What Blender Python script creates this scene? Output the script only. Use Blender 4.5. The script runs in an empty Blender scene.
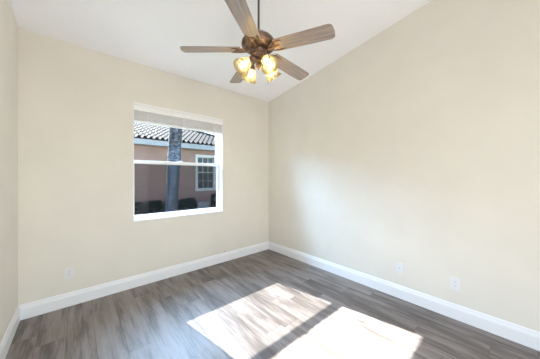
import bpy, bmesh, math, random
from mathutils import Vector, Matrix

random.seed(7)
PI = math.pi
C = bpy.context.scene.collection
SC = bpy.context.scene

# ------------------------------------------------------------------ room numbers (metres)
CAM_H = 1.35
YAW = math.radians(41.3)          # camera turned to the right of the room's +Y
XL, XR = -0.419, 2.706            # left / right wall
YW, YB = 3.117, -1.25             # window wall / rear wall
H0, SLOPE = 2.756, 0.1545         # ceiling height at the window wall and its rise towards the rear
WX0, WX1, WZ0, WZ1 = 0.515, 1.738, 0.82, 2.27   # window opening
GROUND = -0.20

# ------------------------------------------------------------------ camera
cam_data = bpy.data.cameras.new('camera')
cam_data.sensor_width = 36.0
cam_data.lens = 36.0 * 219.4 / 540.0
cam_data.shift_y = -2.5 / 540.0
cam_data.clip_start = 0.02
cam = bpy.data.objects.new('camera', cam_data)
C.objects.link(cam)
cam.location = (0, 0, CAM_H)
cam.rotation_euler = (PI / 2, 0, -YAW)
SC.camera = cam

# ------------------------------------------------------------------ sky, sun, added rear fill light, exposure
world = bpy.data.worlds.new('sky')
SC.world = world
world.use_nodes = True
wn, wl = world.node_tree.nodes, world.node_tree.links
for n in list(wn):
    wn.remove(n)
sky = wn.new('ShaderNodeTexSky')
sky.sky_type = 'NISHITA'
sky.sun_disc = False
sky.sun_elevation = math.radians(37.5)
sky.sun_rotation = math.radians(-10.5)
sky.air_density = 1.0
sky.dust_density = 0.6
sky.ozone_density = 1.5
bg = wn.new('ShaderNodeBackground')
bg.inputs['Strength'].default_value = 0.42
wo = wn.new('ShaderNodeOutputWorld')
wl.new(sky.outputs[0], bg.inputs['Color'])
wl.new(bg.outputs[0], wo.inputs['Surface'])

SUN_DIR = Vector((0.180, -1.0, -0.775)).normalized()
sun_d = bpy.data.lights.new('sun', 'SUN')
sun_d.energy = 49.0
sun_d.angle = math.radians(0.53)
sun_d.color = (1.0, 0.98, 0.96)
sun = bpy.data.objects.new('sun', sun_d)
C.objects.link(sun)
sun.rotation_euler = SUN_DIR.to_track_quat('-Z', 'Y').to_euler()
sun.location = (0, 12, 10)

rear_fill_d = bpy.data.lights.new('rear_fill_light', 'AREA')  # unseen fill lamp added behind the camera to brighten the room
rear_fill_d.shape = 'RECTANGLE'
rear_fill_d.size, rear_fill_d.size_y = 1.9, 2.25
rear_fill_d.energy = 54.0
rear_fill_d.color = (1.0, 0.985, 0.96)
rear_fill = bpy.data.objects.new('rear_fill_light', rear_fill_d)
C.objects.link(rear_fill)
rear_fill.location = (0.75, YB - 0.25, 1.2)
rear_fill.rotation_euler = (PI / 2 + math.radians(16), 0, 0)      # shines towards +Y, through the added rear opening

sky_d = bpy.data.lights.new('window_skylight', 'AREA')     # the open sky above the neighbour's roof
sky_d.shape = 'RECTANGLE'
sky_d.size, sky_d.size_y = 6.8, 2.0
sky_d.energy = 2400.0
sky_d.color = (0.43, 0.67, 1.0)
skl = bpy.data.objects.new('window_skylight', sky_d)
C.objects.link(skl)
skl.location = (0.2, YW + 2.2, 3.55)
skl.rotation_euler = Vector((0.12, -1.0, -0.75)).to_track_quat('-Z', 'Y').to_euler()

SC.view_settings.view_transform = 'Standard'
SC.view_settings.look = 'None'
SC.view_settings.exposure = 0.0
SC.view_settings.gamma = 1.0
SC.view_settings.use_curve_mapping = False
SC.cycles.max_bounces = 14
SC.cycles.diffuse_bounces = 8
SC.cycles.transparent_max_bounces = 16
SC.cycles.sample_clamp_indirect = 6.0


# ------------------------------------------------------------------ helpers
def tag(o, label=None, cat=None, group=None, kind=None):
    if label: o['label'] = label
    if cat: o['category'] = cat
    if group: o['group'] = group
    if kind: o['kind'] = kind
    return o


def obj(name, bm, mat, parent=None, smooth=False, bevel=0.0, sharp=35):
    bmesh.ops.recalc_face_normals(bm, faces=bm.faces)
    me = bpy.data.meshes.new(name)
    bm.to_mesh(me)
    bm.free()
    mats = mat if isinstance(mat, (list, tuple)) else [mat]
    for m in mats:
        me.materials.append(m)
    if smooth:
        for p in me.polygons:
            p.use_smooth = True
        try:
            me.set_sharp_from_angle(angle=math.radians(sharp))
        except Exception:
            pass
    o = bpy.data.objects.new(name, me)
    C.objects.link(o)
    if parent is not None:
        o.parent = parent
    if bevel:
        b = o.modifiers.new('bevel', 'BEVEL')
        b.width = bevel
        b.segments = 2
        b.limit_method = 'ANGLE'
    return o


def empty(name, loc, rotz=0.0):
    o = bpy.data.objects.new(name, None)
    o.empty_display_size = 0.1
    C.objects.link(o)
    o.location = loc
    o.rotation_euler = (0, 0, rotz)
    return o


def struct(o):
    o['kind'] = 'structure'
    return o


def box(bm, x0, x1, y0, y1, z0, z1, M=None):
    vs = [bm.verts.new(Vector(c)) for c in
          ((x0, y0, z0), (x1, y0, z0), (x1, y1, z0), (x0, y1, z0),
           (x0, y0, z1), (x1, y0, z1), (x1, y1, z1), (x0, y1, z1))]
    if M is not None:
        for v in vs:
            v.co = M @ v.co
    for f in ((0, 3, 2, 1), (4, 5, 6, 7), (0, 1, 5, 4), (1, 2, 6, 5), (2, 3, 7, 6), (3, 0, 4, 7)):
        bm.faces.new([vs[i] for i in f])


def prism(bm, pts, h0, h1, M=None):
    """polygon pts (x, y) extruded from z=h0 to z=h1"""
    a = [bm.verts.new(Vector((p[0], p[1], h0))) for p in pts]
    b = [bm.verts.new(Vector((p[0], p[1], h1))) for p in pts]
    if M is not None:
        for v in a + b:
            v.co = M @ v.co
    n = len(pts)
    bm.faces.new(a[::-1])
    bm.faces.new(b)
    for i in range(n):
        j = (i + 1) % n
        bm.faces.new((a[i], a[j], b[j], b[i]))


def lathe(bm, prof, segs=32, M=None, cap=True, wob=None):
    """profile of (r, z) revolved about z"""
    rings = []
    for r, z in prof:
        ring = []
        for k in range(segs):
            a = 2 * PI * k / segs
            rr = r if wob is None else r * wob(a, z)
            v = Vector((rr * math.cos(a), rr * math.sin(a), z))
            ring.append(bm.verts.new(M @ v if M is not None else v))
        rings.append(ring)
    for A, B in zip(rings, rings[1:]):
        for k in range(segs):
            j = (k + 1) % segs
            bm.faces.new((A[k], A[j], B[j], B[k]))
    if cap:
        bm.faces.new(rings[0][::-1])
        bm.faces.new(rings[-1])


def tube(bm, pts, r, segs=10):
    """round tube along points; r is a number or a list"""
    pts = [Vector(p) for p in pts]
    rs = r if isinstance(r, (list, tuple)) else [r] * len(pts)
    rings = []
    prev_n = None
    for i, p in enumerate(pts):
        if i == 0: t = pts[1] - p
        elif i == len(pts) - 1: t = p - pts[i - 1]
        else: t = pts[i + 1] - pts[i - 1]
        t.normalize()
        if prev_n is None:
            up = Vector((0, 0, 1)) if abs(t.z) < 0.9 else Vector((1, 0, 0))
            n = t.cross(up).normalized()
        else:
            n = (prev_n - t * prev_n.dot(t)).normalized()
        prev_n = n
        b = t.cross(n)
        rings.append([bm.verts.new(p + (n * math.cos(2 * PI * k / segs) + b * math.sin(2 * PI * k / segs)) * rs[i])
                      for k in range(segs)])
    for A, B in zip(rings, rings[1:]):
        for k in range(segs):
            j = (k + 1) % segs
            bm.faces.new((A[k], A[j], B[j], B[k]))
    bm.faces.new(rings[0][::-1])
    bm.faces.new(rings[-1])


def bez(p0, p1, p2, p3, n=10):
    p0, p1, p2, p3 = map(Vector, (p0, p1, p2, p3))
    out = []
    for i in range(n + 1):
        t = i / n
        out.append(p0 * (1 - t) ** 3 + p1 * 3 * t * (1 - t) ** 2 + p2 * 3 * t * t * (1 - t) + p3 * t ** 3)
    return out


# ------------------------------------------------------------------ materials
class NT:
    def __init__(self, name):
        self.m = bpy.data.materials.new(name)
        self.m.use_nodes = True
        self.t = self.m.node_tree
        for n in list(self.t.nodes):
            self.t.nodes.remove(n)
        self.out = self.n('ShaderNodeOutputMaterial')

    def n(self, typ, **kw):
        nd = self.t.nodes.new(typ)
        for k, v in kw.items():
            setattr(nd, k, v)
        return nd

    def l(self, a, b):
        self.t.links.new(a, b)

    def math(self, op, a, b=None):
        nd = self.n('ShaderNodeMath', operation=op)
        for i, v in enumerate((a, b)):
            if v is None: continue
            if isinstance(v, (int, float)): nd.inputs[i].default_value = v
            else: self.l(v, nd.inputs[i])
        return nd.outputs[0]

    def ramp(self, fac, stops):
        nd = self.n('ShaderNodeValToRGB')
        e = nd.color_ramp.elements
        e[0].position, e[0].color = stops[0][0], (*stops[0][1], 1)
        e[1].position, e[1].color = stops[-1][0], (*stops[-1][1], 1)
        for p, c in stops[1:-1]:
            x = e.new(p)
            x.color = (*c, 1)
        self.l(fac, nd.inputs[0])
        return nd.outputs[0]

    def coord(self, which='Object', scale=(1, 1, 1)):
        tc = self.n('ShaderNodeTexCoord')
        mp = self.n('ShaderNodeMapping')
        mp.inputs['Scale'].default_value = scale
        self.l(tc.outputs[which], mp.inputs[0])
        return mp.outputs[0]

    def noise(self, vec, scale, detail=3, rough=0.5):
        nd = self.n('ShaderNodeTexNoise')
        nd.inputs['Scale'].default_value = scale
        nd.inputs['Detail'].default_value = detail
        nd.inputs['Roughness'].default_value = rough
        self.l(vec, nd.inputs['Vector'])
        return nd.outputs['Fac']

    def pbsdf(self, color=None, rough=0.5, metal=0.0, spec=0.5):
        p = self.n('ShaderNodeBsdfPrincipled')
        if color is not None:
            if isinstance(color, tuple): p.inputs['Base Color'].default_value = (*color, 1)
            else: self.l(color, p.inputs['Base Color'])
        if isinstance(rough, (int, float)): p.inputs['Roughness'].default_value = rough
        else: self.l(rough, p.inputs['Roughness'])
        p.inputs['Metallic'].default_value = metal
        p.inputs['Specular IOR Level'].default_value = spec
        self.l(p.outputs[0], self.out.inputs['Surface'])
        return p

    def bump(self, p, h, strength=0.2, dist=0.002):
        b = self.n('ShaderNodeBump')
        b.inputs['Strength'].default_value = strength
        b.inputs['Distance'].default_value = dist
        self.l(h, b.inputs['Height'])
        self.l(b.outputs[0], p.inputs['Normal'])


def painted(name, col, rough=0.6, bump=0.12, var=0.02, spec=0.3, scale=160):
    k = NT(name)
    v = k.coord()
    f = k.noise(v, 3.0, 2)
    c = k.ramp(f, [(0.3, tuple(max(0, x * (1 - var)) for x in col)), (0.7, tuple(min(1, x * (1 + var)) for x in col))])
    p = k.pbsdf(c, rough, 0, spec)
    if bump:
        k.bump(p, k.noise(v, scale, 2), bump, 0.0015)
    return k.m


def plain(name, col, rough=0.5, metal=0.0, spec=0.5, var=0.06, scale=30):
    k = NT(name)
    v = k.coord()
    f = k.noise(v, scale, 3)
    c = k.ramp(f, [(0.3, tuple(x * (1 - var) for x in col)), (0.7, tuple(min(1, x * (1 + var)) for x in col))])
    k.pbsdf(c, rough, metal, spec)
    return k.m


M = {}
M['wall'] = painted('cream_wall_paint', (0.777, 0.741, 0.665), 0.62)
M['ceiling'] = painted('white_ceiling_paint', (0.95, 0.955, 0.98), 0.8, 0.15)
M['trim'] = painted('white_trim_paint', (0.86, 0.87, 0.89), 0.32, 0.0, 0.01, 0.5)
M['vinyl'] = plain('white_vinyl', (0.86, 0.87, 0.88), 0.35, var=0.01)
M['blind'] = plain('white_blind_faux_wood', (0.88, 0.88, 0.87), 0.45, var=0.02)
M['plastic'] = plain('white_plastic', (0.78, 0.78, 0.775), 0.3, var=0.01)
M['slot'] = plain('dark_slot', (0.03, 0.03, 0.03), 0.6)
M['steel'] = plain('steel', (0.6, 0.6, 0.6), 0.3, 1.0)
M['grey_rubber'] = plain('grey_cable_sheath', (0.25, 0.24, 0.22), 0.5)
M['dark_frame'] = plain('dark_screen_frame', (0.035, 0.04, 0.05), 0.5)


def floor_mat():
    k = NT('greige_vinyl_planks')
    tc = k.n('ShaderNodeTexCoord')
    sep = k.n('ShaderNodeSeparateXYZ')
    k.l(tc.outputs['Object'], sep.inputs[0])
    X, Y = sep.outputs[0], sep.outputs[1]
    W, L = 0.1835, 1.22
    u = k.math('DIVIDE', k.math('ADD', X, -0.115 + 10 * W), W)
    iu = k.math('FLOOR', u)
    fu = k.math('SUBTRACT', u, iu)
    wn1 = k.n('ShaderNodeTexWhiteNoise', noise_dimensions='1D')
    k.l(k.math('ADD', iu, 0.37), wn1.inputs['W'])
    off = k.math('MULTIPLY', wn1.outputs['Value'], 1.0)
    v = k.math('ADD', k.math('DIVIDE', Y, L), k.math('ADD', off, 10.2))
    iv = k.math('FLOOR', v)
    fv = k.math('SUBTRACT', v, iv)
    cmb = k.n('ShaderNodeCombineXYZ')
    k.l(iu, cmb.inputs[0]); k.l(iv, cmb.inputs[1])
    wn2 = k.n('ShaderNodeTexWhiteNoise', noise_dimensions='2D')
    k.l(cmb.outputs[0], wn2.inputs['Vector'])
    tone = wn2.outputs['Value']
    # grain, stretched along the plank and shifted per plank
    gx = k.n('ShaderNodeCombineXYZ')
    k.l(k.math('MULTIPLY', X, 1.0), gx.inputs[0])
    k.l(k.math('MULTIPLY', Y, 0.06), gx.inputs[1])
    k.l(k.math('MULTIPLY', tone, 37.0), gx.inputs[2])
    fine = k.noise(gx.outputs[0], 75, 5, 0.65)
    gb = k.n('ShaderNodeCombineXYZ')
    k.l(X, gb.inputs[0])
    k.l(k.math('MULTIPLY', Y, 0.13), gb.inputs[1])
    k.l(k.math('MULTIPLY', tone, 19.0), gb.inputs[2])
    broad = k.noise(gb.outputs[0], 11, 4, 0.6)
    s = k.math('ADD', k.math('ADD', 0.025, k.math('MULTIPLY', tone, 0.12)),
               k.math('ADD', k.math('MULTIPLY', fine, 0.40), k.math('MULTIPLY', broad, 0.76)))
    col = k.ramp(s, [(0.40, (0.040, 0.030, 0.025)), (0.58, (0.118, 0.094, 0.082)), (0.72, (0.235, 0.20, 0.18)),
                     (0.94, (0.32, 0.28, 0.255))])
    # seams between planks
    eu = k.math('MULTIPLY', k.math('MINIMUM', fu, k.math('SUBTRACT', 1.0, fu)), W)
    ev = k.math('MULTIPLY', k.math('MINIMUM', fv, k.math('SUBTRACT', 1.0, fv)), L)
    e = k.math('MINIMUM', eu, ev)
    seam = k.math('SUBTRACT', 1.0, k.math('MINIMUM', k.math('DIVIDE', e, 0.0035), 1.0))
    mx = k.n('ShaderNodeMix', data_type='RGBA')
    k.l(k.math('MULTIPLY', seam, 0.55), mx.inputs['Factor'])
    k.l(col, mx.inputs['A'])
    mx.inputs['B'].default_value = (0.03, 0.025, 0.022, 1)
    p = k.pbsdf(mx.outputs['Result'], 0.40, 0, 0.65)
    rr = k.math('ADD', k.math('MULTIPLY', fine, 0.14), 0.41)
    k.l(rr, p.inputs['Roughness'])
    hgt = k.math('SUBTRACT', k.math('MULTIPLY', fine, 0.25), seam)
    k.bump(p, hgt, 0.25, 0.0015)
    return k.m


def wood_blade():
    k = NT('weathered_walnut_blade')
    v = k.coord('Object', (1.2, 26, 26))
    f = k.noise(v, 3.2, 5, 0.6)
    c = k.ramp(f, [(0.28, (0.24, 0.19, 0.16)), (0.5, (0.39, 0.315, 0.27)), (0.72, (0.50, 0.42, 0.36))])
    p = k.pbsdf(c, 0.33, 0, 0.5)
    k.bump(p, f, 0.1, 0.001)
    return k.m


def bronze():
    k = NT('brushed_copper_bronze')
    v = k.coord('Object')
    f = k.noise(v, 22, 4, 0.6)
    c = k.ramp(f, [(0.3, (0.13, 0.085, 0.063)), (0.6, (0.29, 0.195, 0.148)), (0.8, (0.46, 0.33, 0.25))])
    k.pbsdf(c, 0.34, 0.85, 0.5)
    return k.m


def shade_glass():
    k = NT('amber_frosted_glass')
    v = k.coord('Object')
    f = k.noise(v, 18, 4, 0.6)
    c = k.ramp(f, [(0.3, (0.47, 0.43, 0.31)), (0.7, (0.50, 0.46, 0.345))])
    tr = k.n('ShaderNodeBsdfTranslucent')
    k.l(c, tr.inputs[0])
    df = k.n('ShaderNodeBsdfDiffuse')
    k.l(c, df.inputs[0])
    gl = k.n('ShaderNodeBsdfGlossy')
    gl.inputs['Roughness'].default_value = 0.2
    m1 = k.n('ShaderNodeMixShader'); m1.inputs[0].default_value = 0.82
    k.l(df.outputs[0], m1.inputs[1]); k.l(tr.outputs[0], m1.inputs[2])
    m2 = k.n('ShaderNodeMixShader')
    fr = k.n('ShaderNodeFresnel'); fr.inputs['IOR'].default_value = 1.4
    k.l(fr.outputs[0], m2.inputs[0])
    k.l(m1.outputs[0], m2.inputs[1]); k.l(gl.outputs[0], m2.inputs[2])
    tp = k.n('ShaderNodeBsdfTransparent'); tp.inputs[0].default_value = (1.0, 0.92, 0.70, 1)
    m3 = k.n('ShaderNodeMixShader'); m3.inputs[0].default_value = 0.42
    k.l(m2.outputs[0], m3.inputs[1]); k.l(tp.outputs[0], m3.inputs[2])
    k.l(m3.outputs[0], k.out.inputs['Surface'])
    return k.m


def emit(name, col, st):
    k = NT(name)
    e = k.n('ShaderNodeEmission')
    e.inputs[0].default_value = (*col, 1)
    e.inputs[1].default_value = st
    k.l(e.outputs[0], k.out.inputs['Surface'])
    return k.m


def clear_glass():
    k = NT('clear_window_glass')
    t = k.n('ShaderNodeBsdfTransparent'); t.inputs[0].default_value = (0.95, 0.97, 0.97, 1)
    g = k.n('ShaderNodeBsdfGlossy'); g.inputs['Roughness'].default_value = 0.01
    fr = k.n('ShaderNodeFresnel'); fr.inputs['IOR'].default_value = 1.12
    mx = k.n('ShaderNodeMixShader')
    k.l(fr.outputs[0], mx.inputs[0]); k.l(t.outputs[0], mx.inputs[1]); k.l(g.outputs[0], mx.inputs[2])
    k.l(mx.outputs[0], k.out.inputs['Surface'])
    return k.m


def mesh_screen():
    k = NT('dark_insect_mesh')
    t = k.n('ShaderNodeBsdfTransparent')
    d = k.n('ShaderNodeBsdfDiffuse'); d.inputs[0].default_value = (0.010, 0.012, 0.016, 1)
    mx = k.n('ShaderNodeMixShader'); mx.inputs[0].default_value = 0.36
    k.l(t.outputs[0], mx.inputs[1]); k.l(d.outputs[0], mx.inputs[2])
    k.l(mx.outputs[0], k.out.inputs['Surface'])
    return k.m


M['floor'] = floor_mat()
M['blade'] = wood_blade()
M['bronze'] = bronze()
M['rod'] = plain('dark_bronze_rod', (0.11, 0.095, 0.08), 0.4, 0.6)
M['shade'] = shade_glass()
M['bulb'] = emit('lit_warm_bulb', (1.0, 0.84, 0.54), 74.0)
M['glass'] = clear_glass()
M['screen'] = mesh_screen()

M['salmon'] = painted('salmon_stucco', (0.42, 0.285, 0.25), 0.9, 0.5, 0.06, 0.2, 60)

# ------------------------------------------------------------------ room shell
T = 0.20


def ceil_z(y):
    return H0 + SLOPE * (YW - y)


bm = bmesh.new(); box(bm, XL - T, XR + T, YB - T, YW + T, -0.12, 0.0)
struct(obj('floor', bm, M['floor']))


def side_wall(name, x0, x1):
    b = bmesh.new()
    Mx = Matrix(((0, 0, 1, 0), (1, 0, 0, 0), (0, 1, 0, 0), (0, 0, 0, 1)))   # (y, z, x) -> (x, y, z)
    ya, yb = YB - T, YW + T
    prism(b, [(ya, 0), (yb, 0), (yb, ceil_z(yb)), (ya, ceil_z(ya))], x0, x1, Mx)
    return struct(obj(name, b, M['wall']))


side_wall('wall_left', XL - T, XL)
side_wall('wall_right', XR, XR + T)


def holed_wall(name, y_in, y_out, hx0, hx1, hz0, hz1, ztop_in, ztop_out):
    b = bmesh.new()
    xs = [XL, hx0, hx1, XR]
    y0, y1 = min(y_in, y_out), max(y_in, y_out)
    zt = min(ztop_in, ztop_out)
    box(b, XL, hx0, y0, y1, 0, zt)
    box(b, hx1, XR, y0, y1, 0, zt)
    if hz0 > 0: box(b, hx0, hx1, y0, y1, 0, hz0)
    box(b, hx0, hx1, y0, y1, hz1, zt)
    bmesh.ops.remove_doubles(b, verts=b.verts, dist=1e-5)
    for v in b.verts:
        if abs(v.co.z - zt) < 1e-4:
            v.co.z = ceil_z(v.co.y)              # top edge follows the slope of the ceiling
    for f in b.faces:
        if all(abs(v.co.y - y_out) < 1e-4 for v in f.verts):
            f.material_index = 1
    return struct(obj(name, b, [M['wall'], M['salmon']]))


holed_wall('wall_far', YW, YW + T, WX0, WX1, WZ0 - 0.023, WZ1, ceil_z(YW + T), ceil_z(YW + T))
holed_wall('wall_rear', YB, YB - T, -0.25, 1.75, 0.0, 2.35, ceil_z(YB), ceil_z(YB))  # opening added out of view to let the fill light in

bm = bmesh.new()
ya, yb = YB - T, YW + T
Mx = Matrix(((0, 0, 1, 0), (1, 0, 0, 0), (0, 1, 0, 0), (0, 0, 0, 1)))
prism(bm, [(ya, ceil_z(ya)), (yb, ceil_z(yb)), (yb, ceil_z(yb) + 0.15), (ya, ceil_z(ya) + 0.15)], XL - T, XR + T, Mx)
struct(obj('ceiling', bm, M['ceiling']))

# baseboards: moulded profile (thickness, height), mitred at the corners
PROF = [(0, 0), (0.016, 0), (0.016, 0.100), (0.0135, 0.106), (0.0135, 0.112), (0.010, 0.118), (0.0085, 0.130), (0.005, 0.1395), (0, 0.1415)]


def baseboard(name, fn0, fn1):
    b = bmesh.new()
    A = [b.verts.new(fn0(t, z)) for t, z in PROF]
    B = [b.verts.new(fn1(t, z)) for t, z in PROF]
    n = len(PROF)
    for i in range(n):
        j = (i + 1) % n
        b.faces.new((A[i], A[j], B[j], B[i]))
    b.faces.new(A); b.faces.new(B[::-1])
    return struct(obj(name, b, M['trim']))


baseboard('baseboard_far', lambda t, z: Vector((XL + t, YW - t, z)), lambda t, z: Vector((XR - t, YW - t, z)))
baseboard('baseboard_right', lambda t, z: Vector((XR - t, YW - t, z)), lambda t, z: Vector((XR - t, YB + t, z)))
baseboard('baseboard_left', lambda t, z: Vector((XL + t, YW - t, z)), lambda t, z: Vector((XL + t, YB + t, z)))

# window stool (sill) and reveal lining
bm = bmesh.new()
box(bm, WX0 - 0.004, WX1 + 0.004, YW - 0.018, YW, WZ0 - 0.023, WZ0)
box(bm, WX0, WX1, YW, YW + 0.108, WZ0 - 0.023, WZ0)
bmesh.ops.remove_doubles(bm, verts=bm.verts, dist=1e-5)
struct(obj('trim_1', bm, M['trim'], bevel=0.003))
bm = bmesh.new()
box(bm, WX0, WX0 + 0.006, YW + 0.001, YW + 0.105, WZ0, WZ1)
box(bm, WX1 - 0.006, WX1, YW + 0.001, YW + 0.105, WZ0, WZ1)
box(bm, WX0 + 0.006, WX1 - 0.006, YW + 0.001, YW + 0.105, WZ1 - 0.006, WZ1)
struct(obj('trim_2', bm, M['trim']))

# ------------------------------------------------------------------ the single-hung window
win = struct(empty('window_1', (0, 0, 0)))
FY = YW + 0.106
ZM0, ZM1 = 1.522, 1.566       # meeting rail


def ring_boxes(b, x0, x1, z0, z1, y0, y1, w, wb=None, wt=None):
    wb = w if wb is None else wb
    wt = w if wt is None else wt
    box(b, x0, x0 + w, y0, y1, z0, z1)
    box(b, x1 - w, x1, y0, y1, z0, z1)
    box(b, x0 + w, x1 - w, y0, y1, z0, z0 + wb)
    box(b, x0 + w, x1 - w, y0, y1, z1 - wt, z1)


bm = bmesh.new(); ring_boxes(bm, WX0, WX1, WZ0, WZ1, FY, FY + 0.077, 0.016, 0.018, 0.026)
obj('window_frame', bm, M['vinyl'], win, bevel=0.002)
ix0, ix1 = WX0 + 0.016, WX1 - 0.016
bm = bmesh.new(); ring_boxes(bm, ix0, ix1, ZM0 + 0.004, WZ1 - 0.026, FY + 0.046, FY + 0.072, 0.015, 0.036, 0.02)
us = obj('upper_sash', bm, M['vinyl'], win)
bm = bmesh.new(); ring_boxes(bm, ix0, ix1, WZ0 + 0.018, ZM1, FY + 0.012, FY + 0.042, 0.015, 0.018, ZM1 - ZM0)
ls = obj('lower_sash', bm, M['vinyl'], win, bevel=0.002)
bm = bmesh.new(); box(bm, ix0 + 0.015, ix1 - 0.015, FY + 0.057, FY + 0.061, ZM0 + 0.04, WZ1 - 0.046)
obj('glass_pane', bm, M['glass'], us)
bm = bmesh.new(); box(bm, ix0 + 0.015, ix1 - 0.015, FY + 0.025, FY + 0.029, WZ0 + 0.036, ZM0)
obj('glass_pane', bm, M['glass'], ls)
bm = bmesh.new()
box(bm, 0.5 * (WX0 + WX1) - 0.03, 0.5 * (WX0 + WX1) + 0.03, FY + 0.016, FY + 0.036, ZM1, ZM1 + 0.008)
box(bm, 0.5 * (WX0 + WX1) - 0.008, 0.5 * (WX0 + WX1) + 0.03, FY + 0.02, FY + 0.034, ZM1 + 0.008, ZM1 + 0.018)
obj('sash_lock', bm, M['vinyl'], ls)
scn = bmesh.new(); ring_boxes(scn, ix0, ix1, WZ0 + 0.028, ZM1 - 0.01, FY + 0.0735, FY + 0.077, 0.010)
sf = obj('insect_screen', scn, M['dark_frame'], win)
bm = bmesh.new(); box(bm, ix0 + 0.015, ix1 - 0.015, FY + 0.0748, FY + 0.0756, WZ0 + 0.043, ZM1 - 0.025)
obj('screen_mesh', bm, M['screen'], sf)

# ------------------------------------------------------------------ raised blind
bl = empty('window_blind', (0.5 * (WX0 + WX1), YW + 0.006, 2.033))
tag(bl, 'white faux wood blind raised to the top of the window', 'blind')
HW = 0.5 * (WX1 - WX0) - 0.0075
bm = bmesh.new()
box(bm, -HW, HW, 0.0, 0.045, 0.178, 0.230)
obj('headrail', bm, M['blind'], bl)
bm = bmesh.new()
Mv = Matrix(((0, 0, 1, 0), (1, 0, 0, 0), (0, 1, 0, 0), (0, 0, 0, 1)))
prism(bm, [(-0.003, 0.136), (-0.012, 0.139), (-0.012, 0.155), (-0.008, 0.161), (-0.008, 0.204), (-0.013, 0.210), (-0.013, 0.230), (-0.003, 0.230)],
      -HW, HW, Mv)
obj('valance', bm, M['blind'], bl)
bm = bmesh.new()
for i in range(24):
    z = 0.026 + i * 0.0058
    dx = random.uniform(-0.002, 0.002)
    dy = random.uniform(-0.002, 0.002)
    box(bm, -HW + 0.003 + dx, HW - 0.003 + dx, 0.0 + dy, 0.05 + dy, z, z + 0.003)
obj('slat_stack', bm, M['blind'], bl)
bm = bmesh.new(); box(bm, -HW + 0.002, HW - 0.002, 0.0, 0.05, 0.0, 0.021)
obj('bottom_rail', bm, M['blind'], bl, bevel=0.003)
for fx in (-0.75, 0.0, 0.75):
    bm = bmesh.new(); box(bm, fx * HW - 0.005, fx * HW + 0.005, -0.0045, -0.0030, 0.012, 0.16)
    obj('ladder_tape', bm, M['blind'], bl)
bm = bmesh.new()
tube(bm, [(HW - 0.13, -0.010, 0.16), (HW - 0.131, -0.010, -0.1), (HW - 0.130, -0.009, -0.36)], 0.0022, 6)
cd = obj('lift_cord', bm, M['blind'], bl)
bm = bmesh.new()
lathe(bm, [(0.003, 0.0), (0.006, -0.008), (0.009, -0.035), (0.007, -0.04)], 12, Matrix.Translation((HW - 0.130, -0.009, -0.355)))
obj('cord_tassel', bm, M['plastic'], cd, smooth=True)


# ------------------------------------------------------------------ wall plates
def plate_bm(w=0.074, h=0.118, t=0.006):
    b = bmesh.new()
    c = 0.006
    pts = [(-w / 2 + c, -h / 2), (w / 2 - c, -h / 2), (w / 2, -h / 2 + c), (w / 2, h / 2 - c), (w / 2 - c, h / 2),
           (-w / 2 + c, h / 2), (-w / 2, h / 2 - c), (-w / 2, -h / 2 + c)]
    prism(b, pts, 0, t * 0.55)
    prism(b, [(x * 0.93, y * 0.955) for x, y in pts], t * 0.55, t)
    return b


def wall_plate(name, loc, rotz, label, cat, mat, kind='outlet', group=None):
    """local +x right, +y up, +z out of the wall, then turned on to the wall"""
    r = empty(name, loc)
    r.rotation_euler = (PI / 2, 0, rotz)
    tag(r, label, cat, group)
    obj('cover_plate', plate_bm(), mat, r)
    if kind == 'outlet':
        for s in (-1, 1):
            b = bmesh.new()
            pts = []
            for k in range(20):
                a = 2 * PI * k / 20
                pts.append((max(-0.0135, min(0.0135, 0.0175 * math.cos(a))), s * 0.0195 + 0.0145 * math.sin(a)))
            prism(b, pts, 0.006, 0.0085)
            f = obj('receptacle', b, mat, r)
            b = bmesh.new()
            box(b, -0.0075, -0.0055, s * 0.0195 - 0.001, s * 0.0195 + 0.008, 0.0085, 0.0089)
            box(b, 0.0055, 0.0075, s * 0.0195 - 0.001, s * 0.0195 + 0.007, 0.0085, 0.0089)
            lathe(b, [(0.0024, 0.0085), (0.0024, 0.0089)], 10, Matrix.Translation((0, s * 0.0195 - 0.007, 0)))
            obj('slots', b, M['slot'] if mat is not M['wall'] else M['wall_dark'], f)
        b = bmesh.new(); lathe(b, [(0.003, 0.006), (0.003, 0.0072), (0.0015, 0.0078)], 10)
        obj('screw', b, mat, r)
    else:
        b = bmesh.new()
        lathe(b, [(0.0085, 0.006), (0.0085, 0.009), (0.0048, 0.009), (0.0048, 0.016), (0.003, 0.016), (0.003, 0.0125)], 12)
        obj('jack', b, M['steel'], r, smooth=True)
        for s in (-1, 1):
            b = bmesh.new(); lathe(b, [(0.003, 0.006), (0.003, 0.0072), (0.0015, 0.0078)], 10, Matrix.Translation((0, s * 0.042, 0)))
            obj('screw', b, mat, r)
    return r


M['wall_dark'] = plain('paint_filled_slot', (0.42, 0.37, 0.30), 0.7)
wall_plate('wall_outlet', (-0.062, YW - 0.0005, 0.344), 0, 'white duplex outlet low on the window wall near the left corner', 'outlet', M['plastic'])
wall_plate('wall_outlet', (XR - 0.0005, 0.405, 0.335), -PI / 2, 'white duplex outlet low on the right wall, nearest the camera', 'outlet', M['plastic'])
wall_plate('wall_outlet', (XR - 0.0005, 2.70, 0.341), -PI / 2, 'cream outlet painted to match the right wall, close to the far corner', 'outlet', M['wall'])
wall_plate('cable_plate', (XR - 0.0005, 0.884, 0.333), -PI / 2, 'white wall plate with one round jack on the right wall', 'wall plate', M['plastic'], 'jack')
r = empty('cable_stub', (1.767, YW, 0.166))
tag(r, 'tiny grey cable stub poking from the wall above the baseboard right of the window', 'cable')
bm = bmesh.new(); tube(bm, [(0, 0, 0), (0, -0.012, 0), (0.001, -0.022, -0.004)], 0.0042, 8)
obj('sheath', bm, M['grey_rubber'], r, smooth=True)
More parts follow.
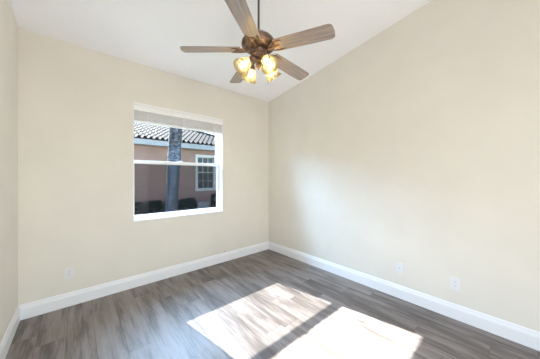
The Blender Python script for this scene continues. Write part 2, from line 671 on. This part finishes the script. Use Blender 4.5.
bm = bmesh.new(); tube(bm, [(0.001, -0.021, -0.004), (0.001, -0.027, -0.006)], 0.0048, 8)
obj('end_cap', bm, M['steel'], r, smooth=True)

# ------------------------------------------------------------------ ceiling fan
FD, FXc = 1.92, -0.0995
cr, sr = math.cos(YAW), math.sin(YAW)
FX = cr * FXc + sr * FD
FYc = -sr * FXc + cr * FD
Z_B = 2.466                                  # blade root height
fan = empty('ceiling_fan', (FX, FYc, Z_B), -YAW)   # local x = camera right, local y = away
tag(fan, 'bronze ceiling fan with five wooden blades and a four-lamp light kit', 'ceiling fan')
zc = ceil_z(FYc) - Z_B                        # ceiling in the fan's own heights

# canopy cup against the sloping ceiling
tilt = math.atan(SLOPE)
Mt = Matrix.Translation((0, 0, zc)) @ Matrix.Rotation(YAW, 4, 'Z') @ Matrix.Rotation(-tilt, 4, 'X')
bm = bmesh.new()
lathe(bm, [(0.066, -0.001), (0.067, -0.010), (0.060, -0.030), (0.042, -0.050), (0.022, -0.058)], 36, Mt)
obj('canopy', bm, M['bronze'], fan, smooth=True)
bm = bmesh.new()
tube(bm, [(0, 0, 0.13), (0, 0, zc - 0.045)], 0.0095, 16)
rod = obj('downrod', bm, M['rod'], fan, smooth=True)
bm = bmesh.new()
lathe(bm, [(0.022, 0.12), (0.024, 0.135), (0.016, 0.165), (0.0105, 0.172)], 24)
obj('collar', bm, M['bronze'], rod, smooth=True)

# motor housing: domed bowl with rolled bands
bm = bmesh.new()
lathe(bm, [(0.020, 0.135), (0.050, 0.130), (0.085, 0.116), (0.118, 0.094), (0.138, 0.072), (0.146, 0.060), (0.1485, 0.052),
           (0.146, 0.046), (0.146, 0.036), (0.1485, 0.030), (0.145, 0.023), (0.132, 0.012), (0.120, 0.006), (0.112, 0.004),
           (0.108, -0.002), (0.085, -0.004), (0.060, -0.004)], 56)
motor = obj('motor_housing', bm, M['bronze'], fan, smooth=True, sharp=50)
for zz, rr in ((0.041, 0.1465), (0.001, 0.110)):
    bm = bmesh.new()
    lathe(bm, [(rr - 0.003, zz - 0.004), (rr + 0.002, zz - 0.003), (rr + 0.003, zz), (rr + 0.002, zz + 0.003), (rr - 0.003, zz + 0.004)], 56, cap=False)
    obj('trim_band', bm, M['bronze'], motor, smooth=True)

# five blades
AZ_B = [187.0, 259.0, 331.0, 43.0, 115.0 + 2.5]
PITCH = math.radians(-12)
DROOP = math.radians(4.0)


def blade_outline():
    pts = []
    r0, r1, w0, w1 = 0.160, 0.652, 0.064, 0.071
    cr_ = 0.035
    pts.append((r0, -w0 + 0.012)); pts.append((r0 + 0.012, -w0))
    for i in range(1, 6):
        t = i / 6
        pts.append((r0 + 0.012 + (r1 - cr_ - r0 - 0.012) * t, -(w0 + (w1 - w0) * (t ** 0.8))))
    for i in range(7):
        a = -PI / 2 + i / 6 * PI / 2
        pts.append((r1 - cr_ + cr_ * math.cos(a), -w1 + cr_ + cr_ * math.sin(a)))
    pts.append((r1 + 0.004, 0))
    for i in range(7):
        a = i / 6 * PI / 2
        pts.append((r1 - cr_ + cr_ * math.cos(a), w1 - cr_ + cr_ * math.sin(a)))
    for i in range(5, 0, -1):
        t = i / 6
        pts.append((r0 + 0.012 + (r1 - cr_ - r0 - 0.012) * t, (w0 + (w1 - w0) * (t ** 0.8))))
    pts.append((r0 + 0.012, w0)); pts.append((r0, w0 - 0.012))
    return pts


bm = bmesh.new(); prism(bm, blade_outline(), -0.003, 0.003)
bl0 = obj('blade', bm, M['blade'], fan, bevel=0.0015)
# blade iron under the root: arm, leaf plate and two scrolls
bm = bmesh.new()
plate = [(0.150, -0.010), (0.160, -0.024), (0.176, -0.036), (0.196, -0.044), (0.214, -0.046), (0.200, -0.034), (0.194, -0.022), (0.196, -0.012),
         (0.208, 0.0)]
plate = plate + [(x, -y) for x, y in plate[-2::-1]]
prism(bm, plate, -0.008, -0.0035)
ar = bez((0.085, 0, -0.012), (0.12, 0, -0.020), (0.14, 0, -0.012), (0.19, 0, -0.0075), 10)
tube(bm, ar, [0.010, 0.0105, 0.011, 0.011, 0.0105, 0.010, 0.0095, 0.009, 0.008, 0.007, 0.005], 10)
for s in (-1, 1):
    sc = [(0.105, s * 0.006, -0.014), (0.120, s * 0.024, -0.014), (0.142, s * 0.038, -0.011), (0.170, s * 0.046, -0.009), (0.205, s * 0.049, -0.0085),
          (0.228, s * 0.046, -0.0085), (0.238, s * 0.040, -0.0085)]
    tube(bm, sc, [0.006, 0.0062, 0.006, 0.0055, 0.005, 0.0045, 0.003], 8)
ir0 = obj('blade_iron', bm, M['bronze'], bl0, smooth=True)


def set_blade(o, az):
    o.matrix_local = (Matrix.Rotation(math.radians(az), 4, 'Z') @ Matrix.Rotation(DROOP, 4, 'Y') @ Matrix.Rotation(PITCH, 4, 'X'))


set_blade(bl0, AZ_B[0])
for az in AZ_B[1:]:
    b = bl0.copy(); C.objects.link(b); b.parent = fan
    set_blade(b, az)
    i2 = ir0.copy(); C.objects.link(i2); i2.parent = b

# switch housing and light kit
bm = bmesh.new()
lathe(bm, [(0.060, -0.004), (0.072, -0.010), (0.074, -0.024), (0.069, -0.032), (0.069, -0.052), (0.072, -0.058), (0.062, -0.070),
           (0.045, -0.080), (0.030, -0.084)], 40)
obj('switch_housing', bm, M['bronze'], fan, smooth=True, sharp=50)
bm = bmesh.new()
lathe(bm, [(0.030, -0.082), (0.034, -0.092), (0.033, -0.108), (0.026, -0.118), (0.020, -0.122), (0.023, -0.130), (0.026, -0.140),
           (0.022, -0.152), (0.012, -0.164), (0.006, -0.172), (0.0065, -0.177), (0.001, -0.183)], 32)
obj('finial', bm, M['bronze'], fan, smooth=True, sharp=60)

AZ_L = [36.0, 126.0, 215.0, 306.0]
R_N, Z_N = 0.098, -0.122                    # neck of the shade
TIP = math.radians(50)                      # below the horizontal
axis = Vector((math.cos(TIP), 0, -math.sin(TIP)))
q = Vector((0, 0, 1)).rotation_difference(axis).to_matrix().to_4x4()
Ms = Matrix.Translation((R_N, 0, Z_N)) @ q
bm = bmesh.new()
tube(bm, bez((0.026, 0, -0.100), (0.055, 0, -0.075), (0.085, 0, -0.080), Vector((R_N, 0, Z_N)) - axis * 0.012, 10), 0.0075, 10)
lathe(bm, [(0.008, -0.020), (0.018, -0.014), (0.022, 0.0), (0.0225, 0.014), (0.018, 0.016)], 24, Ms)
arm0 = obj('light_arm', bm, M['bronze'], fan, smooth=True, sharp=50)
bm = bmesh.new()
outer = [(0.021, 0.008), (0.034, 0.014), (0.045, 0.028), (0.051, 0.048), (0.055, 0.070), (0.062, 0.090), (0.073, 0.108), (0.079, 0.113)]
inner = [(r_ - 0.0025, z_ + 0.001) for r_, z_ in outer[::-1]]
lathe(bm, outer + inner, 36, Ms, cap=False)
sh0 = obj('lamp_shade', bm, M['shade'], fan, smooth=True, sharp=80)
bm = bmesh.new()
lathe(bm, [(0.010, 0.016), (0.012, 0.030), (0.019, 0.046), (0.0225, 0.060), (0.020, 0.074), (0.012, 0.083), (0.002, 0.086)], 20, Ms)
bu0 = obj('bulb', bm, M['bulb'], sh0, smooth=True)
for i, az in enumerate(AZ_L):
    if i == 0:
        a_, s_ = arm0, sh0
    else:
        a_ = arm0.copy(); C.objects.link(a_); a_.parent = fan
        s_ = sh0.copy(); C.objects.link(s_); s_.parent = fan
        b_ = bu0.copy(); C.objects.link(b_); b_.parent = s_
    a_.rotation_euler = (0, 0, math.radians(az))
    s_.rotation_euler = (0, 0, math.radians(az))

# ------------------------------------------------------------------ outside the window
M['fascia'] = painted('pale_blue_grey_fascia', (0.52, 0.55, 0.60), 0.6, 0)
M['dark_pane'] = plain('dark_window_glass', (0.03, 0.045, 0.07), 0.08)
M['ext_white'] = plain('white_exterior_paint', (0.80, 0.82, 0.84), 0.5, var=0.02)


def tile_mat():
    k = NT('weathered_barrel_tile')
    v = k.coord('Object')
    f = k.noise(v, 4.5, 4, 0.6)
    c = k.ramp(f, [(0.3, (0.010, 0.014, 0.019)), (0.55, (0.021, 0.026, 0.033)), (0.75, (0.036, 0.043, 0.052))])
    k.pbsdf(c, 0.9, 0, 0.1)
    return k.m


M['tile'] = tile_mat()


def bark_mat():
    k = NT('ringed_palm_bark')
    v = k.coord('Object', (4, 4, 8))
    f = k.noise(v, 2.4, 5, 0.65)
    c = k.ramp(f, [(0.36, (0.015, 0.019, 0.025)), (0.5, (0.055, 0.066, 0.080)), (0.64, (0.15, 0.17, 0.195))])
    p = k.pbsdf(c, 0.9, 0, 0.2)
    k.bump(p, f, 0.6, 0.02)
    return k.m


M['bark'] = bark_mat()


def leaf_mat(name, a, b):
    k = NT(name)
    v = k.coord('Object')
    f = k.noise(v, 9, 3)
    c = k.ramp(f, [(0.3, a), (0.7, b)])
    k.pbsdf(c, 0.55, 0, 0.3)
    return k.m


M['leaf'] = leaf_mat('dark_shrub_leaf', (0.010, 0.02, 0.013), (0.026, 0.05, 0.024))
M['grass'] = leaf_mat('lawn', (0.06, 0.09, 0.035), (0.12, 0.15, 0.06))
M['frond'] = leaf_mat('palm_frond', (0.05, 0.09, 0.03), (0.10, 0.15, 0.05))

bm = bmesh.new(); box(bm, -14, 22, YW + T + 0.02, 30, GROUND - 0.2, GROUND)
struct(obj('ground', bm, M['grass']))

# neighbouring house
HY = 9.5                                     # facade
hs = empty('neighbour_house', (3.0, HY, GROUND))
tag(hs, 'salmon stucco house with a tiled roof seen through the window', 'house')


def hl(v):                                   # room -> house-local
    return (v[0] - 3.0, v[1] - HY, v[2] - GROUND)


Th = Matrix.Translation((-3.0, -HY, -GROUND))
HX0, HX1, HYB = -5.0, 6.7, 16.7
wx0, wx1, wz0, wz1 = 3.936, 4.926, 0.72, 2.353
bm = bmesh.new()
cw = 0.09
for (a, b_, c_, d_) in ((HX0, wx0 + cw, GROUND, 2.72), (wx1 - cw, HX1, GROUND, 2.72), (wx0 + cw, wx1 - cw, GROUND, wz0 + cw), (wx0 + cw, wx1 - cw, wz1 - cw, 2.72)):
    box(bm, a, b_, HY, HY + 0.2, c_, d_, Th)
box(bm, HX1 - 0.2, HX1, HY + 0.2, HYB, GROUND, 2.72, Th)
box(bm, HX0, HX0 + 0.2, HY + 0.2, HYB, GROUND, 2.72, Th)
box(bm, HX0 + 0.2, HX1 - 0.2, HYB - 0.2, HYB, GROUND, 2.72, Th)
bmesh.ops.remove_doubles(bm, verts=bm.verts, dist=1e-5)
obj('facade', bm, M['salmon'], hs)
EY, EX = HY - 0.40, HX1 + 0.40
bm = bmesh.new()
box(bm, HX0 - 0.4, EX, EY, EY + 0.03, 2.55, 2.75, Th)
box(bm, EX - 0.03, EX, EY + 0.03, HYB + 0.4, 2.55, 2.75, Th)
obj('fascia', bm, M['fascia'], hs)
bm = bmesh.new()
box(bm, HX0 - 0.4, EX - 0.03, EY + 0.03, HY, 2.56, 2.58, Th)
box(bm, HX1, EX - 0.03, HY, HYB, 2.56, 2.58, Th)
obj('soffit', bm, M['fascia'], hs)

# front roof plane, real barrel tiles in stepped courses, cut by the hip on the right
PT = 0.404
RY = 13.1


def tiled_plane(bm_, u0, u1, run, emit_pt, ulim):
    """u along the eave, s up the slope (horizontal run); emit_pt(u, s, dz) -> room point; ulim(s) -> (min u, max u)"""
    tw, row, seg = 0.20, 0.34, 8
    nrow = int(run / row) + 1
    for r_ in range(nrow):
        s0, s1 = r_ * row, min((r_ + 1) * row + 0.03, run)
        if s0 >= run: break
        n = int((u1 - u0) / tw * seg)
        prevA = prevB = None
        for i in range(n + 1):
            u = u0 + i * tw / seg
            ph = (u / tw) % 1.0
            dz = 0.07 * (math.sin(PI * ph / 0.62) if ph < 0.62 else -0.35 * math.sin(PI * (ph - 0.62) / 0.38))
            lo, hi = ulim(s0)
            lo1, hi1 = ulim(s1)
            if not (lo - 1e-6 <= u <= hi + 1e-6):
                prevA = prevB = None
                continue
            A0 = bm_.verts.new(Th @ emit_pt(u, s0, dz + 0.012))
            A1 = bm_.verts.new(Th @ emit_pt(u, s0, dz + 0.045))
            B1 = bm_.verts.new(Th @ emit_pt(max(lo1, min(u, hi1)), s1, dz + 0.012))
            if prevA:
                bm_.faces.new((prevA[0], A0, A1, prevA[1]))
                bm_.faces.new((prevA[1], A1, B1, prevB))
            prevA, prevB = (A0, A1), B1


bm = bmesh.new()
tiled_plane(bm, -3.0, EX, RY - EY, lambda u, s, dz: Vector((u, EY - 0.06 + s, 2.76 + PT * s + dz)), lambda s: (-3.0, EX - s))
rf = obj('roof', bm, M['tile'], hs, smooth=True, sharp=50)
bm = bmesh.new()
tiled_plane(bm, EY, HYB + 0.4, RY - EY, lambda u, s, dz: Vector((EX + 0.06 - s, u, 2.76 + PT * s + dz)), lambda s: (EY + s, HYB + 0.4 - s))
obj('hip_roof_side', bm, M['tile'], hs, smooth=True, sharp=50)
bm = bmesh.new()
tube(bm, [Th @ Vector((EX, EY, 2.82)), Th @ Vector((EX - (RY - EY), RY, 2.82 + PT * (RY - EY))), Th @ Vector((-3.0, RY, 2.82 + PT * (RY - EY)))], 0.10, 10)
obj('ridge_tiles', bm, M['tile'], hs, smooth=True)
bm = bmesh.new()
ps = [Th @ Vector(p) for p in ((HX0 - 0.4, EY + 0.03, 2.72), (EX - 0.03, EY + 0.03, 2.72), (EX - (RY - EY), RY, 2.70 + PT * (RY - EY)), (HX0 - 0.4, RY, 2.70 + PT * (RY - EY)))]
bk = [Th @ Vector(p) for p in ((HX0 - 0.4, HYB + 0.4, 2.72), (EX - 0.03, HYB + 0.4, 2.72))]
V = [bm.verts.new(p) for p in ps + bk]
bm.faces.new((V[0], V[1], V[2], V[3])); bm.faces.new((V[3], V[2], V[5], V[4])); bm.faces.new((V[1], V[5], V[2]))
bm.faces.new((V[0], V[3], V[4])); bm.faces.new((V[0], V[4], V[5], V[1]))
obj('roof_deck', bm, M['fascia'], hs)

# its window: cream-white surround, two sashes with glazing bars
bm = bmesh.new()
b0 = HY - 0.03
ring = lambda bb, x0, x1, z0, z1, y0, y1, w: [box(bb, x0, x0 + w, y0, y1, z0, z1, Th), box(bb, x1 - w, x1, y0, y1, z0, z1, Th),
                                              box(bb, x0 + w, x1 - w, y0, y1, z0, z0 + w, Th), box(bb, x0 + w, x1 - w, y0, y1, z1 - w, z1, Th)]
ring(bm, wx0, wx1, wz0, wz1, b0, HY, 0.10)
hw = obj('window', bm, M['ext_white'], hs)
zm = 1.54
bm = bmesh.new(); ring(bm, wx0 + cw, wx1 - cw, zm, wz1 - cw, HY + 0.05, HY + 0.08, 0.035)
for i in (1, 2):
    x = wx0 + 0.12 + (wx1 - wx0 - 0.24) * i / 3
    box(bm, x - 0.012, x + 0.012, HY + 0.05, HY + 0.075, zm + 0.03, wz1 - 0.12, Th)
z = 0.5 * (zm + wz1 - cw)
box(bm, wx0 + 0.12, wx1 - 0.12, HY + 0.052, HY + 0.074, z - 0.012, z + 0.012, Th)
obj('upper_sash', bm, M['ext_white'], hw)
bm = bmesh.new(); ring(bm, wx0 + cw, wx1 - cw, wz0 + cw, zm + 0.04, HY + 0.02, HY + 0.05, 0.035)
for i in (1, 2):
    x = wx0 + 0.12 + (wx1 - wx0 - 0.24) * i / 3
    box(bm, x - 0.006, x + 0.006, HY + 0.03, HY + 0.045, wz0 + 0.12, zm + 0.01, Th)
z = 0.5 * (zm + wz0 + cw)
box(bm, wx0 + 0.12, wx1 - 0.12, HY + 0.031, HY + 0.044, z - 0.006, z + 0.006, Th)
obj('lower_sash', bm, M['ext_white'], hw)
bm = bmesh.new(); box(bm, wx0 + cw, wx1 - cw, HY + 0.085, HY + 0.095, wz0 + cw, wz1 - cw, Th)
obj('pane', bm, M['dark_pane'], hw)

# palm beyond the glass
pal = empty('palm_tree', (2.00, 6.6, GROUND))
tag(pal, 'grey ringed palm trunk standing between the window and the salmon house', 'tree')
bm = bmesh.new()
pts, rs = [], []
N = 80
HP = 7.2
for i in range(N + 1):
    z = HP * i / N
    x = 0.052 * z
    pts.append((x, 0.02 * math.sin(z), z - 0.03))
    rs.append(0.158 + 0.05 * math.exp(-z * 3) + 0.006 * math.sin(i * 2.4) + (0.008 if i % 3 == 0 else 0) + random.uniform(-0.004, 0.004) + 0.006 * z)
tube(bm, pts, rs, 20)
obj('trunk', bm, M['bark'], pal, smooth=True, sharp=60)
top = Vector(pts[-1])
bm = bmesh.new()
for k in range(18):
    a = 2 * PI * k / 18 + random.uniform(-0.1, 0.1)
    up = random.uniform(0.1, 1.1)
    d = Vector((math.cos(a), math.sin(a), 0))
    sp = bez(top, top + d * 0.5 + Vector((0, 0, up)), top + d * 1.3 + Vector((0, 0, up * 0.9)), top + d * 2.0 + Vector((0, 0, up * 0.7 - 1.0)), 12)
    tube(bm, sp, [0.02 - 0.0013 * i for i in range(13)], 5)
    side = d.cross(Vector((0, 0, 1)))
    for i in range(2, 13):
        for s in (-1, 1):
            for jj in (0, 0.5):
                p = sp[i] if jj == 0 or i == 12 else sp[i].lerp(sp[i + 1], 0.5)
                ln = 0.55 * math.sin(PI * (i + 1) / 14.0)
                tip = p + side * s * ln + d * ln * 0.5 + Vector((0, 0, -ln * 0.45))
                w = d * 0.02
                bm.faces.new([bm.verts.new(p - w), bm.verts.new(p + w), bm.verts.new(tip)])
obj('fronds', bm, M['frond'], pal)


# shrubs along the neighbour's wall
def shrub_mesh(seed, w, h):
    rnd = random.Random(seed)
    b = bmesh.new()
    for _ in range(2200):
        a = rnd.uniform(0, 2 * PI)
        e = math.acos(rnd.uniform(-0.8, 1))
        rr = rnd.uniform(0.5, 1.0)
        n = Vector((math.sin(e) * math.cos(a), math.sin(e) * math.sin(a), math.cos(e)))
        q_ = max(abs(n.x), abs(n.y), abs(n.z)) ** 0.85          # clipped towards a box
        L_, W_ = rnd.uniform(0.06, 0.10), rnd.uniform(0.016, 0.028)
        p = Vector((n.x / q_ * (w - 0.05) * rr, n.y / q_ * 0.2 * rr, h * 0.5 + n.z / q_ * (h * 0.5 - 0.05) * rr + rnd.uniform(-0.02, 0.02)))
        if p.z < 0.02: continue
        t = (n + Vector((rnd.uniform(-1, 1), rnd.uniform(-1, 1), rnd.uniform(-0.3, 1)))).normalized()
        s = t.cross(Vector((rnd.uniform(-1, 1), rnd.uniform(-1, 1), rnd.uniform(-1, 1)))).normalized()
        qs = [p, p + t * L_ * 0.5 + s * W_, p + t * L_, p + t * L_ * 0.5 - s * W_]
        for v in qs:
            v.x = max(-w, min(w, v.x)); v.z = max(0.01, v.z)
        b.faces.new([b.verts.new(v) for v in qs])
    return b


def stems_mesh(seed, w, h):
    rnd = random.Random(seed)
    b = bmesh.new()
    for _ in range(9):
        a = rnd.uniform(0, 2 * PI)
        r_ = rnd.uniform(0.2, 0.75)
        tube(b, [(0.02 * math.cos(a), 0.02 * math.sin(a), 0), (w * r_ * 0.6 * math.cos(a), w * r_ * 0.6 * math.sin(a), h * 0.4), (w * r_ * math.cos(a), w * 0.8 * r_ * math.sin(a), h * 0.8)], [0.01, 0.007, 0.004], 6)
    return b


def shrub(x, y, h, w, seed, label):
    r_ = empty('shrub', (x, y, GROUND))
    tag(r_, label, 'shrub', None)
    obj('foliage', shrub_mesh(seed, w, h), M['leaf'], r_)
    obj('stems', stems_mesh(seed, w, h), M['bark'], r_)


for x, y, h, w, s, lab in (
    (1.50, 8.72, 0.68, 0.295, 1, 'low dark shrub at the left edge of the window view'),
    (2.10, 8.72, 0.70, 0.295, 2, 'second low dark shrub from the left edge of the window view'),
    (2.70, 8.72, 0.66, 0.295, 3, 'low dark shrub mostly hidden behind the palm trunk'),
    (3.33, 8.72, 0.71, 0.325, 4, 'low dark shrub just right of the palm trunk'),
    (4.62, 8.72, 0.86, 0.30, 6, 'taller dark shrub at the right edge of the window view, beyond the grey box')):
    shrub(x, y, h, w, s, lab)

# low grey utility box under the neighbour's window
ub = empty('utility_box', (3.99, 8.95, GROUND))
tag(ub, 'low grey box standing between dark shrubs under the neighbour window', 'utility box')
M['grey_metal'] = plain('grey_painted_metal', (0.36, 0.38, 0.41), 0.5)
bm = bmesh.new(); box(bm, -0.24, 0.24, -0.16, 0.16, 0.04, 0.47)
obj('cabinet', bm, M['grey_metal'], ub, bevel=0.008)
bm = bmesh.new(); box(bm, -0.26, 0.26, -0.18, 0.18, 0.47, 0.50)
obj('lid', bm, M['grey_metal'], ub, bevel=0.006)
bm = bmesh.new(); box(bm, -0.28, 0.28, -0.2, 0.2, 0.0, 0.04)
obj('base_pad', bm, M['fascia'], ub)
bm = bmesh.new()
for i in range(8):
    box(bm, -0.2, 0.2, -0.168, -0.158, 0.09 + i * 0.045, 0.11 + i * 0.045)
obj('louvre', bm, M['grey_metal'], ub)
